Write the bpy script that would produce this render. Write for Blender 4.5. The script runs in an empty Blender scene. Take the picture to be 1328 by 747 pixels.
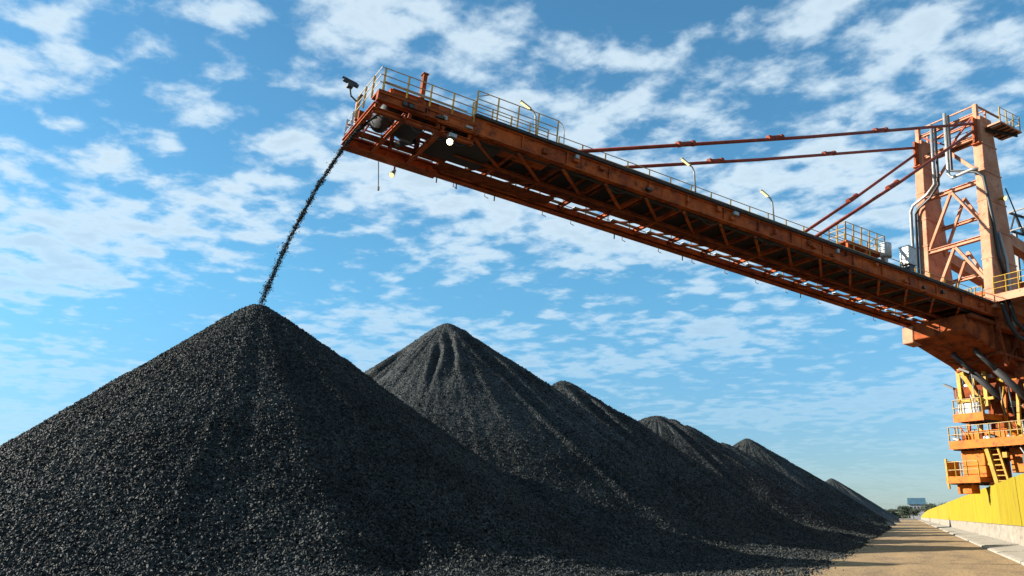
import bpy, math, random
import numpy as np
from math import radians, sin, cos, tan, pi, atan
from mathutils import Vector, Matrix

# ------------------------------------------------------------------ camera
FPX, CX, CY = 1100.0, 664.0, 373.5
PITCH = atan((670 - CY) / FPX); YAW = radians(24.4); EYE = 1.75
Fw = np.array([-sin(YAW) * cos(PITCH), cos(YAW) * cos(PITCH), sin(PITCH)])
Rt = np.array([cos(YAW), sin(YAW), 0.0]); Up = np.cross(Rt, Fw)
CAM = np.array([0, 0, EYE])
cam = bpy.data.cameras.new('camera'); camo = bpy.data.objects.new('camera', cam)
bpy.context.scene.collection.objects.link(camo)
camo.matrix_world = Matrix(((Rt[0], Up[0], -Fw[0], 0), (Rt[1], Up[1], -Fw[1], 0), (Rt[2], Up[2], -Fw[2], EYE), (0, 0, 0, 1)))
cam.sensor_width = 36; cam.lens = FPX / 1328 * 36; cam.clip_start = 0.1; cam.clip_end = 9000
sc = bpy.context.scene; sc.camera = camo
sc.render.engine = 'CYCLES'
sc.view_settings.view_transform = 'Standard'; sc.view_settings.look = 'None'
sc.view_settings.exposure = 1.4; sc.view_settings.gamma = 1

# ------------------------------------------------------------------ light
SUN_AZ = radians(199); SUN_EL = radians(22.5)       # azimuth of the direction TO the sun, from +X anticlockwise
sun_dir = Vector((cos(SUN_AZ) * cos(SUN_EL), sin(SUN_AZ) * cos(SUN_EL), sin(SUN_EL)))
sl = bpy.data.lights.new('sun', 'SUN'); sl.energy = 5.0; sl.angle = radians(0.5); sl.color = (1, .93, .82)
so = bpy.data.objects.new('sun', sl); sc.collection.objects.link(so)
so.rotation_euler = sun_dir.to_track_quat('Z', 'Y').to_euler(); so.location = (-40, -20, 60)

w = bpy.data.worlds.new('World'); sc.world = w; w.use_nodes = True
nt = w.node_tree; nt.nodes.clear()
def N(t, **k):
    n = nt.nodes.new(t)
    for a_, b_ in k.items(): setattr(n, a_, b_)
    return n
def LK(a_, b_): nt.links.new(a_, b_)
def MATH(op, a_, b_=None, c_=None, clamp=False):
    n = N('ShaderNodeMath', operation=op); n.use_clamp = clamp
    for i, v in enumerate((a_, b_, c_)):
        if v is None: continue
        if isinstance(v, (int, float)): n.inputs[i].default_value = v
        else: LK(v, n.inputs[i])
    return n.outputs[0]
def RANGE(v, a_, b_, c_, d_, smooth=True):
    n = N('ShaderNodeMapRange'); n.interpolation_type = 'SMOOTHSTEP' if smooth else 'LINEAR'; n.clamp = True
    LK(v, n.inputs[0])
    for i, q in enumerate((a_, b_, c_, d_)): n.inputs[i + 1].default_value = q
    return n.outputs[0]
sky = N('ShaderNodeTexSky', sky_type='NISHITA'); sky.sun_disc = False
sky.sun_elevation = SUN_EL; sky.sun_rotation = radians(90) - SUN_AZ
sky.altitude = 200; sky.air_density = 1.0; sky.dust_density = 0.35; sky.ozone_density = 2.0
tc = N('ShaderNodeTexCoord'); sep = N('ShaderNodeSeparateXYZ'); LK(tc.outputs['Generated'], sep.inputs[0])
den = MATH('ADD', MATH('MAXIMUM', sep.outputs[2], 0.0), 0.085)
px_ = MATH('DIVIDE', sep.outputs[0], den); py_ = MATH('DIVIDE', sep.outputs[1], den)
comb = N('ShaderNodeCombineXYZ'); LK(px_, comb.inputs[0]); LK(py_, comb.inputs[1])
mp = N('ShaderNodeMapping'); mp.inputs['Location'].default_value = (5.2, 0.3, 0.4); mp.inputs['Rotation'].default_value = (0, 0, radians(24)); LK(comb.outputs[0], mp.inputs[0])
def NOISE(scale, detail, rough, dist=0.0, off=None, vec=None):
    n = N('ShaderNodeTexNoise'); n.inputs['Scale'].default_value = scale; n.inputs['Detail'].default_value = detail
    n.inputs['Roughness'].default_value = rough; n.inputs['Distortion'].default_value = dist
    v = vec or mp.outputs[0]
    if off:
        m = N('ShaderNodeMapping'); m.inputs['Location'].default_value = off; LK(v, m.inputs[0]); v = m.outputs[0]
    LK(v, n.inputs['Vector']); return n.outputs['Fac']
puff = NOISE(10.5, 7, 0.50, 0.15)
vor = N('ShaderNodeTexVoronoi', feature='SMOOTH_F1'); vor.inputs['Scale'].default_value = 7.5; vor.inputs['Smoothness'].default_value = .6
wv = N('ShaderNodeMix', data_type='RGBA', blend_type='ADD'); wv.inputs[0].default_value = .16
wn = N('ShaderNodeTexNoise'); wn.inputs['Scale'].default_value = 5; wn.inputs['Detail'].default_value = 4; LK(mp.outputs[0], wn.inputs['Vector'])
LK(mp.outputs[0], wv.inputs[6]); LK(wn.outputs['Color'], wv.inputs[7]); LK(wv.outputs[2], vor.inputs['Vector'])
puff = MATH('ADD', MATH('MULTIPLY', puff, .72), MATH('MULTIPLY', MATH('SUBTRACT', .78, vor.outputs['Distance']), .30))
cover = NOISE(1.1, 3, 0.5, 0.3, (12.3, 1.1, 0))
fine = NOISE(26, 5, 0.6, 0.2, (1, 5, 3))
dens = MATH('ADD', MATH('MULTIPLY', puff, 1.0), MATH('MULTIPLY', cover, 0.98))
dens = MATH('ADD', dens, MATH('MULTIPLY', fine, 0.22))
alpha = RANGE(dens, 0.94, 1.19, 0.0, 1.0)
hz = RANGE(sep.outputs[2], 0.0, 0.38, 0.12, 1.0)
alpha = MATH('MULTIPLY', alpha, MATH('MULTIPLY', hz, 0.86))
shade = RANGE(dens, 1.06, 1.36, 0.0, 1.0)
cmix = N('ShaderNodeMix', data_type='RGBA'); LK(shade, cmix.inputs[0])
cmix.inputs[6].default_value = (4.7, 5.6, 6.2, 1); cmix.inputs[7].default_value = (3.7, 4.6, 5.3, 1)
tint = N('ShaderNodeMix', data_type='RGBA', blend_type='MULTIPLY'); tint.inputs[0].default_value = 1
LK(sky.outputs[0], tint.inputs[6])
tg = N('ShaderNodeMix', data_type='RGBA'); LK(RANGE(sep.outputs[2], 0.0, 0.30, 0, 1), tg.inputs[0])
tg.inputs[6].default_value = (0.47, 0.62, 0.84, 1); tg.inputs[7].default_value = (0.56, 1.06, 1.15, 1); LK(tg.outputs[2], tint.inputs[7])
smix = N('ShaderNodeMix', data_type='RGBA'); LK(alpha, smix.inputs[0]); LK(tint.outputs[2], smix.inputs[6]); LK(cmix.outputs[2], smix.inputs[7])
bg = N('ShaderNodeBackground'); bg.inputs[1].default_value = 0.064; LK(smix.outputs[2], bg.inputs[0])
wo = N('ShaderNodeOutputWorld'); LK(bg.outputs[0], wo.inputs[0])

# ------------------------------------------------------------------ materials
def mat(name, base, rough=0.6, metal=0.0, var=None, vscale=2.0, bump=0.0, bscale=20.0, emit=None, estr=0, spec=0.5, var2=None, v2scale=8.0, v2lo=.55, v2hi=.7, stretch=None):
    m = bpy.data.materials.new(name); m.use_nodes = True; t = m.node_tree; b = t.nodes['Principled BSDF']
    b.inputs['Base Color'].default_value = (*base, 1); b.inputs['Roughness'].default_value = rough; b.inputs['Metallic'].default_value = metal
    b.inputs['Specular IOR Level'].default_value = spec
    tcn = t.nodes.new('ShaderNodeTexCoord'); co = tcn.outputs['Object']
    if stretch:
        q = t.nodes.new('ShaderNodeMapping'); q.inputs['Scale'].default_value = stretch; t.links.new(co, q.inputs[0]); co = q.outputs[0]
    def nz(s, d=6, r=.6):
        n = t.nodes.new('ShaderNodeTexNoise'); n.inputs['Scale'].default_value = s; n.inputs['Detail'].default_value = d; n.inputs['Roughness'].default_value = r
        t.links.new(co, n.inputs['Vector']); return n.outputs['Fac']
    def rng(v, lo, hi):
        r = t.nodes.new('ShaderNodeMapRange'); r.inputs[1].default_value = lo; r.inputs[2].default_value = hi; t.links.new(v, r.inputs[0]); return r.outputs[0]
    col = None
    if var:
        x = t.nodes.new('ShaderNodeMix'); x.data_type = 'RGBA'; t.links.new(rng(nz(vscale), .38, .64), x.inputs[0])
        x.inputs[6].default_value = (*base, 1); x.inputs[7].default_value = (*var, 1); col = x.outputs[2]
    if var2:
        x = t.nodes.new('ShaderNodeMix'); x.data_type = 'RGBA'; t.links.new(rng(nz(v2scale, 8, .7), v2lo, v2hi), x.inputs[0])
        if col: t.links.new(col, x.inputs[6])
        else: x.inputs[6].default_value = (*base, 1)
        x.inputs[7].default_value = (*var2, 1); col = x.outputs[2]
    if col: t.links.new(col, b.inputs['Base Color'])
    if bump:
        bn = t.nodes.new('ShaderNodeBump'); bn.inputs['Strength'].default_value = bump; bn.inputs['Distance'].default_value = .05
        t.links.new(nz(bscale, 5), bn.inputs['Height']); t.links.new(bn.outputs[0], b.inputs['Normal'])
    if emit: b.inputs['Emission Color'].default_value = (*emit, 1); b.inputs['Emission Strength'].default_value = estr
    return m
M = dict(
    orange=mat('faded_orange_paint', (.42, .092, .016), .75, var=(.23, .045, .012), vscale=.9, var2=(.05, .018, .010), v2scale=1.9, v2lo=.50, v2hi=.68, bump=.3, bscale=9, spec=.2),
    hull=mat('grimy_orange_hull', (.34, .075, .016), .8, var=(.17, .038, .012), vscale=.8, var2=(.04, .016, .010), v2scale=1.2, v2lo=.48, v2hi=.66, bump=.3, bscale=9, spec=.15),
    rust=mat('rusty_brown_steel', (.24, .055, .014), .85, var=(.11, .028, .012), vscale=1.6, var2=(.03, .014, .010), v2scale=3.5, bump=.3, bscale=14, spec=.15),
    salmon=mat('sun_bleached_paint', (.47, .22, .125), .7, var=(.36, .14, .07), vscale=.8, var2=(.14, .04, .02), v2scale=2.5, v2lo=.56, v2hi=.72, bump=.2, spec=.25),
    redrod=mat('dull_red_paint', (.26, .045, .02), .65, var=(.16, .028, .015), vscale=1.5, bump=.15, spec=.25),
    bright=mat('bright_orange_paint', (.52, .140, .005), .65, var=(.40, .095, .005), vscale=1.3, var2=(.10, .03, .012), v2scale=2.6, v2lo=.55, v2hi=.72, bump=.1, spec=.25),
    yellow=mat('yellow_paint', (.43, .25, .025), .6, var=(.33, .18, .025), vscale=3, var2=(.16, .09, .03), v2scale=6, v2lo=.56, v2hi=.7, spec=.25),
    paleyel=mat('faded_yellow_paint', (0.446, 0.322, 0.149), .6, var=(0.341, 0.223, 0.099), vscale=4, var2=(0.198, 0.099, 0.050), v2scale=7, v2lo=.58, v2hi=.7),
    pipe=mat('galvanised_steel', (0.310, 0.310, 0.298), .45, metal=.3, var=(0.223, 0.223, 0.217), vscale=5),
    white=mat('white_cabinet_paint', (0.446, 0.446, 0.434), .45, var=(0.341, 0.329, 0.310), vscale=5),
    dark=mat('black_grime_steel', (0.019, 0.014, 0.012), .8, var=(0.031, 0.019, 0.014), vscale=3, bump=.3),
    rubber=mat('black_rubber', (0.014, 0.014, 0.015), .65, var=(0.025, 0.024, 0.022), vscale=2, bump=.1),
    blackp=mat('black_paint', (0.015, 0.017, 0.019), .5, var=(0.031, 0.028, 0.025), vscale=2),
    lens=mat('lamp_lens', (.8, .75, .45), .3, emit=(1, .80, .35), estr=.55),
    lit=mat('lit_flood_lens', (.9, .9, .7), .3, emit=(1, .86, .42), estr=14.0),
    glass=mat('dark_glass', (0.031, 0.043, 0.056), .1, spec=.8),
    bluer=mat('blue_roof_sheet', (0.062, 0.149, 0.211), .5, var=(0.050, 0.112, 0.167), vscale=.4),
    pale=mat('pale_wall_render', (0.279, 0.285, 0.285), .8, var=(0.223, 0.229, 0.236), vscale=.3),
    leaf=mat('tree_leaves', (0.031, 0.046, 0.025), .7, var=(0.050, 0.062, 0.031), vscale=.8),
    bark=mat('tree_bark', (0.074, 0.053, 0.037), .9, var=(0.043, 0.031, 0.022), vscale=3),
)
# coal: near-black, each lump with its own tone and a slight gloss
def coal_mat(name, lo, hi, scale, bd):
    m = bpy.data.materials.new(name); m.use_nodes = True; t = m.node_tree; b = t.nodes['Principled BSDF']
    tcn = t.nodes.new('ShaderNodeTexCoord')
    v = t.nodes.new('ShaderNodeTexVoronoi'); v.inputs['Scale'].default_value = scale; t.links.new(tcn.outputs['Object'], v.inputs['Vector'])
    s_ = t.nodes.new('ShaderNodeSeparateColor'); t.links.new(v.outputs['Color'], s_.inputs[0])
    n = t.nodes.new('ShaderNodeTexNoise'); n.inputs['Scale'].default_value = .35; n.inputs['Detail'].default_value = 5; t.links.new(tcn.outputs['Object'], n.inputs['Vector'])
    ad = t.nodes.new('ShaderNodeMath'); ad.operation = 'MULTIPLY'; t.links.new(s_.outputs[0], ad.inputs[0])
    rr = t.nodes.new('ShaderNodeMapRange'); t.links.new(n.outputs['Fac'], rr.inputs[0]); rr.inputs[1].default_value = .3; rr.inputs[2].default_value = .7; rr.inputs[3].default_value = .45; rr.inputs[4].default_value = 1
    t.links.new(rr.outputs[0], ad.inputs[1])
    x = t.nodes.new('ShaderNodeMix'); x.data_type = 'RGBA'; t.links.new(ad.outputs[0], x.inputs[0]); x.inputs[6].default_value = (*lo, 1); x.inputs[7].default_value = (*hi, 1)
    t.links.new(x.outputs[2], b.inputs['Base Color'])
    b.inputs['Roughness'].default_value = .6; b.inputs['Specular IOR Level'].default_value = .09
    v2 = t.nodes.new('ShaderNodeTexVoronoi'); v2.inputs['Scale'].default_value = scale * .8; t.links.new(tcn.outputs['Object'], v2.inputs['Vector'])
    bn = t.nodes.new('ShaderNodeBump'); bn.inputs['Strength'].default_value = .8; bn.inputs['Distance'].default_value = bd
    t.links.new(v2.outputs['Distance'], bn.inputs['Height']); bn.invert = True; t.links.new(bn.outputs[0], b.inputs['Normal'])
    return m
M['coal'] = coal_mat('coal', (.0045, .0053, .0055), (.076, .083, .079), 14, .05)
M['coaldust'] = coal_mat('coal_dust', (.012, .013, .014), (.030, .032, .032), 6, .04)

# ------------------------------------------------------------------ object helpers
COL = sc.collection
def tag(o, label=None, cat=None, group=None, kind=None):
    if label: o['label'] = label
    if cat: o['category'] = cat
    if group: o['group'] = group
    if kind: o['kind'] = kind
    return o
def empty(name, loc, label=None, cat=None, group=None):
    o = bpy.data.objects.new(name, None); COL.objects.link(o); o.location = [float(q) for q in loc]; o.empty_display_size = .5
    return tag(o, label, cat, group)
def wloc(o):
    p = Vector((0, 0, 0))
    while o is not None: p += o.location; o = o.parent
    return np.array(p)
def V3(p): return np.array(p, dtype=float)
def unit(v): v = V3(v); return v / (np.linalg.norm(v) + 1e-12)
class MB:
    def __init__(s): s.v = []; s.f = []
    def add(s, vs, fs):
        o = len(s.v); s.v += [tuple(map(float, q)) for q in vs]; s.f += [tuple(i + o for i in f) for f in fs]; return s
    def prism(s, poly, ext):                       # polygon (world points) pushed along ext
        n = len(poly); p = [V3(q) for q in poly]; e = V3(ext)
        s.add(p + [q + e for q in p], [tuple(range(n))[::-1], tuple(range(n, 2 * n))] + [(i, (i + 1) % n, n + (i + 1) % n, n + i) for i in range(n)]); return s
    def bar(s, p, q, w_, h_, up=(0, 0, 1)):        # rectangular bar, w_ sideways, h_ along up
        p, q = V3(p), V3(q); d = unit(q - p); sd = np.cross(d, V3(up))
        if np.linalg.norm(sd) < 1e-3: sd = np.cross(d, V3((1, .3, 0)))
        sd = unit(sd); u_ = np.cross(sd, d)
        a1, b1 = sd * w_ / 2, u_ * h_ / 2
        return s.prism([p - a1 - b1, p + a1 - b1, p + a1 + b1, p - a1 + b1], q - p)
    def ibeam(s, p, q, w_, h_, up=(0, 0, 1), tk=.04):
        p, q = V3(p), V3(q); d = unit(q - p); sd = unit(np.cross(d, V3(up))); u_ = np.cross(sd, d)
        s.bar(p + u_ * (h_ / 2 - tk / 2), q + u_ * (h_ / 2 - tk / 2), w_, tk, u_)
        s.bar(p - u_ * (h_ / 2 - tk / 2), q - u_ * (h_ / 2 - tk / 2), w_, tk, u_)
        return s.bar(p, q, tk, h_ - 2 * tk, u_)
    def tube(s, pts, r, seg=8, cap=True):
        pts = [V3(p) for p in pts]; n = len(pts); rr = r if hasattr(r, '__len__') else [r] * n
        vs = []; ref = V3((.31, .17, 1.))
        for i, p in enumerate(pts):
            d = unit(pts[min(i + 1, n - 1)] - pts[max(i - 1, 0)]); a_ = np.cross(d, ref)
            if np.linalg.norm(a_) < .1: a_ = np.cross(d, V3((1, 0, 0)))
            a_ = unit(a_); b_ = np.cross(d, a_)
            vs += [p + (a_ * cos(2 * pi * k / seg) + b_ * sin(2 * pi * k / seg)) * rr[i] for k in range(seg)]
        fs = [(i * seg + k, i * seg + (k + 1) % seg, (i + 1) * seg + (k + 1) % seg, (i + 1) * seg + k) for i in range(n - 1) for k in range(seg)]
        if cap: fs += [tuple(range(seg))[::-1], tuple((n - 1) * seg + k for k in range(seg))]
        return s.add(vs, fs)
    def build(s, name, m, parent=None, bevel=0, smooth=False, loc=None):
        me = bpy.data.meshes.new(name); base = wloc(parent) if parent is not None else (V3(loc) if loc is not None else V3((0, 0, 0)))
        me.from_pydata([tuple(V3(q) - base) for q in s.v], [], s.f); me.materials.append(M[m] if isinstance(m, str) else m)
        import bmesh
        b = bmesh.new(); b.from_mesh(me); bmesh.ops.recalc_face_normals(b, faces=b.faces); b.to_mesh(me); b.free()
        o = bpy.data.objects.new(name, me); COL.objects.link(o)
        if parent is not None: o.parent = parent
        elif loc is not None: o.location = [float(q) for q in loc]
        if smooth:
            for p in me.polygons: p.use_smooth = len(p.vertices) == 4
        if bevel:
            md = o.modifiers.new('bevel', 'BEVEL'); md.width = bevel; md.segments = 1; md.limit_method = 'ANGLE'
        return o
def npmesh(name, verts, faces4, m, parent=None, loc=(0, 0, 0), tris=None, smooth=True, smooth_n=None):
    me = bpy.data.meshes.new(name); verts = np.asarray(verts, dtype=np.float32) - np.array(loc, dtype=np.float32)
    nq = len(faces4); ntr = 0 if tris is None else len(tris)
    me.vertices.add(len(verts)); me.vertices.foreach_set('co', verts.ravel())
    loops = np.concatenate([np.asarray(faces4, dtype=np.int32).ravel()] + ([np.asarray(tris, dtype=np.int32).ravel()] if ntr else []))
    me.loops.add(len(loops)); me.loops.foreach_set('vertex_index', loops)
    st = np.concatenate([np.arange(nq) * 4, nq * 4 + np.arange(ntr) * 3]).astype(np.int32)
    me.polygons.add(nq + ntr); me.polygons.foreach_set('loop_start', st)
    sm = np.zeros(nq + ntr, dtype=bool); sm[:nq] = smooth; me.polygons.foreach_set('use_smooth', sm)
    me.update(calc_edges=True); me.validate()
    me.materials.append(M[m]); o = bpy.data.objects.new(name, me); COL.objects.link(o); o.location = loc
    if parent: o.parent = parent
    return o

# value noise in numpy
def _h(i, j, k):
    x = (i * 374761393 + j * 668265263 + k * 1274126177) & 0xffffffff
    x = ((x ^ (x >> 13)) * 1103515245) & 0xffffffff
    x = ((x ^ (x >> 15)) * 2246822519) & 0xffffffff
    return ((x ^ (x >> 13)) & 0xffff) / 65535.0
def vn(x, y, seed=0):
    xi = np.floor(x).astype(np.int64); yi = np.floor(y).astype(np.int64); fx = x - xi; fy = y - yi
    fx = fx * fx * (3 - 2 * fx); fy = fy * fy * (3 - 2 * fy)
    a_ = _h(xi, yi, seed); b_ = _h(xi + 1, yi, seed); c_ = _h(xi, yi + 1, seed); d_ = _h(xi + 1, yi + 1, seed)
    return (a_ * (1 - fx) + b_ * fx) * (1 - fy) + (c_ * (1 - fx) + d_ * fx) * fy - .5
def fbm(x, y, seed=0, o=4, g=.5):
    r = 0; a_ = 1.
    for i in range(o): r = r + a_ * vn(x * 2 ** i, y * 2 ** i, seed + i * 17); a_ *= g
    return r

def ray(x, y): return Fw + Rt * (x - CX) / FPX + Up * (CY - y) / FPX
def on_plane(x, y, P, n_):
    d = ray(x, y); return CAM + d * ((V3(P) - CAM) @ n_) / (d @ n_)

# ------------------------------------------------------------------ ground, road, kerb, wall
def sheet(name, x0, x1, y0, y1, z, m, nx=1, ny=1, fn=None):
    X, Y = np.meshgrid(np.linspace(x0, x1, nx + 1), np.linspace(y0, y1, ny + 1)); Z = np.full_like(X, z)
    if fn: X, Y, Z = fn(X, Y, Z)
    i = np.arange(ny)[:, None] * (nx + 1) + np.arange(nx)[None, :]
    q = np.stack([i, i + 1, i + nx + 2, i + nx + 1], -1).reshape(-1, 4)
    return tag(npmesh(name, np.stack([X, Y, Z], -1).reshape(-1, 3), q, m), kind='structure')
M['dirt'] = mat('dry_dirt', (0.136, 0.105, 0.068), .95, var=(0.093, 0.074, 0.053), vscale=.05, bump=.4, bscale=2)
M['road'] = mat('packed_sand_road', (.29, .185, .080), .95, var=(.22, .14, .06), vscale=.5, var2=(.11, .072, .038), v2scale=1.3, v2lo=.48, v2hi=.75, bump=.6, bscale=9, stretch=(1, .25, 1))
M['concrete'] = mat('weathered_concrete', (0.273, 0.242, 0.192), .9, var=(0.205, 0.174, 0.130), vscale=.9, var2=(0.105, 0.081, 0.056), v2scale=1.6, v2lo=.54, v2hi=.72, bump=.4, bscale=12, stretch=(1, .6, 1.6))
M['kerbst'] = mat('kerb_concrete', (0.322, 0.291, 0.236), .9, var=(0.260, 0.229, 0.180), vscale=1.2, var2=(0.136, 0.112, 0.074), v2scale=2.5, v2lo=.56, v2hi=.72, bump=.4, bscale=15)
M['sheeting'] = mat('yellow_sheeting', (.31, .240, .015), .85, var=(.26, .195, .013), vscale=2.2, var2=(.10, .085, .03), v2scale=4.0, v2lo=.52, v2hi=.82, bump=.1, spec=.2, stretch=(1, 1.0, .10))  # upright streaks: dirt, plus the ribs' shading put into the colour
sheet('ground', -3000, 3000, -1500, 4500, -.012, 'dirt')
sheet('coal_yard', -70, -1.5, -10, 420, -.006, 'coaldust')
def rough_road(X, Y, Z):
    Z = Z + .035 * fbm(X * .7, Y * .25, 5, 3) + .02 * np.exp(-((X + .2) / .3) ** 2) * 0
    for xr in (-.9, .9): Z = Z - .025 * np.exp(-((X - xr) / .28) ** 2) * (.6 + fbm(X * 0, Y * .1, 9))
    return X, Y, Z + .02
sheet('road', -5.2, 3.62, -6, 560, 0, 'road', 28, 1300, rough_road)
sheet('far_yard', 5.9, 60, -20, 420, -.004, 'dirt')

# kerb apron of sloping slabs, open joints between them
kb = MB(); y = -4.0; random.seed(3)
while y < 560:
    L_ = 2.4 if y < 120 else 8
    dz = random.uniform(-.03, .03)
    kb.prism([(3.62, y + .02, -.03), (3.62, y + .02, .08 + dz), (3.8, y + .02, .12 + dz), (5.42, y + .02, .22 + dz), (5.42, y + .02, -.03)], (0, L_ - .09, 0)); y += L_
tag(kb.build('kerb', 'kerbst', bevel=.012), kind='structure')

WX = 5.45
wall = empty('barrier_wall', (WX, 20, 0), 'long low concrete wall along the road carrying tall yellow corrugated sheeting', 'wall')
cb = MB(); y = -6.0
while y < 560:
    L_ = 5.0 if y < 150 else 15
    cb.prism([(WX, y, 0), (WX + .32, y, 0), (WX + .28, y, 1.34), (WX + .05, y, 1.34)], (0, L_ - .04, 0)); y += L_
cb.build('concrete_base', 'concrete', wall, bevel=.015)
def corr(y0, y1, top0=3.85):
    st = .045 if y0 < 60 else .09 if y0 < 150 else .25
    ys = np.arange(y0, y1 + 1e-6, st); per = .27; ph = (ys / per) % 1
    off = np.where((ph < .32), -.085, 0.0) + .012 * vn(ys * .8, ys * 0, 3)
    if y0 >= 150: off = off * .0
    zz = np.array([0, .3, .7, 1.0]); X = WX - .005 + off[:, None] + .03 * vn(ys[:, None] * .35 + 9, zz[None, :] * 1.3, 8)
    top = top0 + .05 * vn(ys * .5, ys * 0, 21) - np.clip((ys - 300) / 250, 0, 1) ** 1.5 * 2.0
    Z = 1.27 + zz[None, :] * (top[:, None] - 1.27)
    n = len(ys); Yg = np.repeat(ys[:, None], 4, 1)
    v = np.stack([X, Yg, Z], -1).reshape(-1, 3); vb = v.copy(); vb[:, 0] += .012
    i = (np.arange(n - 1)[:, None] * 4 + np.arange(3)[None, :]).ravel()
    q = np.stack([i, i + 1, i + 5, i + 4], -1); q2 = q[:, ::-1] + len(v)
    return np.concatenate([v, vb]), np.concatenate([q, q2])
edges = list(range(-6, 90, 12)) + [90, 120, 150, 210, 270, 330, 400, 480, 560]
for y0, y1 in zip(edges[:-1], edges[1:]):
    v, q = corr(y0, y1 - .03, 3.85 + random.uniform(-.006, .006))
    o = npmesh('sheeting_panel', v, q, 'sheeting', loc=(0, 0, 0), smooth=False)
    o.parent = wall; o.location = (-WX, -20, 0)
fr = MB()
for y in np.arange(-5, 300, 3.0): fr.bar((WX + .10, y, 1.32), (WX + .10, y, 3.6), .08, .08)
fr.build('support_frame', 'rust', wall)

# ------------------------------------------------------------------ coal piles
def lumps(P, sizes, rng):
    base = np.array([[1, 0, 0], [-1, 0, 0], [0, 1, 0], [0, -1, 0], [0, 0, 1], [0, 0, -1]], dtype=float)
    tri = np.array([[0, 2, 4], [2, 1, 4], [1, 3, 4], [3, 0, 4], [2, 0, 5], [1, 2, 5], [3, 1, 5], [0, 3, 5]])
    n = len(P); q = rng.normal(size=(n, 4)); q /= np.linalg.norm(q, axis=1)[:, None]; w_, x, y, z = q.T
    R = np.stack([1 - 2 * (y * y + z * z), 2 * (x * y - z * w_), 2 * (x * z + y * w_), 2 * (x * y + z * w_), 1 - 2 * (x * x + z * z), 2 * (y * z - x * w_), 2 * (x * z - y * w_), 2 * (y * z + x * w_), 1 - 2 * (x * x + y * y)], -1).reshape(n, 3, 3)
    b = base[None] * rng.uniform(.55, 1.15, size=(n, 6, 1)) + rng.normal(scale=.22, size=(n, 6, 3))
    v = np.einsum('nij,nkj->nki', R, b) * sizes[:, None, None] + P[:, None, :]
    return v.reshape(-1, 3), (tri[None] + (np.arange(n) * 6)[:, None, None]).reshape(-1, 3)
piles = []
def coal_pile(cx, cy, H, label, seed, slope=.66, na=420, nr=170, nl=0, skirt=.16, edge=-2.9, round_=.5, back=3.5, gul=.28, toe=24.0, jag=.045, fine=0, lean=0, gl=(), ls=1.0):
    rng = np.random.default_rng(seed)
    Rmax = max(toe, H / slope + back) + 1.0
    def height(th, r):
        x = cx + r * np.cos(th); yy = cy + r * np.sin(th)
        c = np.cos(th)
        # toe distance: straight toe line beside the road, shorter skirt on the far side
        Rtoe = np.full_like(th, H / slope + back)
        Rtoe = Rtoe + (toe - H / slope - back) * np.clip((c + np.clip(-np.sin(th), 0, 1) * .6) * 1.4, 0, 1)
        wob = .45 * fbm(x * .25, yy * .55, 77, 3)
        lim = (edge + wob - cx) / np.maximum(c, .05)
        Rtoe = np.where(c > .05, np.minimum(Rtoe, lim), Rtoe)
        def ring(deg, q, sd):                       # noise round the cone, seamless in angle, drifting with q
            R_ = 57.3 / deg
            return vn(R_ * np.cos(th) + q + 50, R_ * np.sin(th) - .7 * q + 50, sd)
        sl = slope * (1 + .05 * ring(34., 0, seed) + .03 * ring(11., 0, seed + 3)) * (1 + lean * np.cos(th - radians(-130)))
        rr = np.sqrt(r * r + round_ ** 2) - round_ * .6
        cone = H + .15 * round_ - sl * rr
        sk = skirt * (Rtoe - r)
        k = 1.8; z = np.logaddexp(cone * k, sk * k) / k - .0
        z = np.where(r > Rtoe - .6, np.minimum(z, np.maximum((Rtoe - r), -.3) * .55 + .0), z)
        f = np.clip((r - .6) / 4.5, 0, 1) * np.clip((Rtoe - r) / 3, 0, 1)
        # radial gullies and slips, bending slightly as they run down
        g = ring(8., r * .03, seed + 11) * 1.1 + ring(3.6, r * .06, seed + 12) * .6 + ring(1.6, r * .12, seed + 13) * .25
        g = g - np.abs(ring(10., r * .02, seed + 15)) * 1.0
        g = g * (.35 + 1.3 * np.clip(.5 + fbm(x * .12, yy * .12, seed + 40, 2), 0, 1))
        z = z + f * gul * g * (1 + .7 * np.clip(np.cos(th + .2), 0, 1))
        for (ps, r0, r1, w_, dp) in gl:
            c0 = radians(ps) + .008 * np.sin(r * .7 + ps); dd = (np.mod(th - c0 + pi, 2 * pi) - pi) * r
            env = np.clip((r - r0) / 1.2, 0, 1) * np.clip((r1 - r) / 2.5, 0, 1)
            z = z + env * (-dp * np.exp(-(dd / w_) ** 2) + .45 * dp * np.exp(-((np.abs(dd) - 1.9 * w_) / (.8 * w_)) ** 2))
        z = z + f * .22 * fbm(x * .35, yy * .35, seed + 20, 3) + np.clip(r / 1.0, 0, 1) * np.clip((Rtoe - r) / 1.0, 0, 1) * (.05 * fbm(x * 2.2, yy * 2.2, seed + 30, 3) + jag * vn(x * 9, yy * 9, seed + 31))
        return x, yy, np.maximum(z, -.25)
    th = np.linspace(0, 2 * pi, na, endpoint=False)
    # finer angular steps where the camera looks
    r = np.concatenate([[0.0], np.linspace(.0, 1, nr + 1)[1:] ** .85 * Rmax])
    TH, RR = np.meshgrid(th, r[1:], indexing='ij')
    x, yy, z = height(TH, RR)
    v = np.concatenate([[[cx, cy, float(height(np.array([0.]), np.array([0.001]))[2][0])]], np.stack([x, yy, z], -1).reshape(-1, 3)])
    i = np.arange(na)[:, None]; j = np.arange(nr - 1)[None, :]; i2 = (i + 1) % na
    q = np.stack([1 + i * nr + j, 1 + i * nr + j + 1, 1 + i2 * nr + j + 1, 1 + i2 * nr + j], -1).reshape(-1, 4)
    tri = np.stack([np.zeros(na, int), 1 + np.arange(na) * nr, 1 + ((np.arange(na) + 1) % na) * nr], -1)
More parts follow.
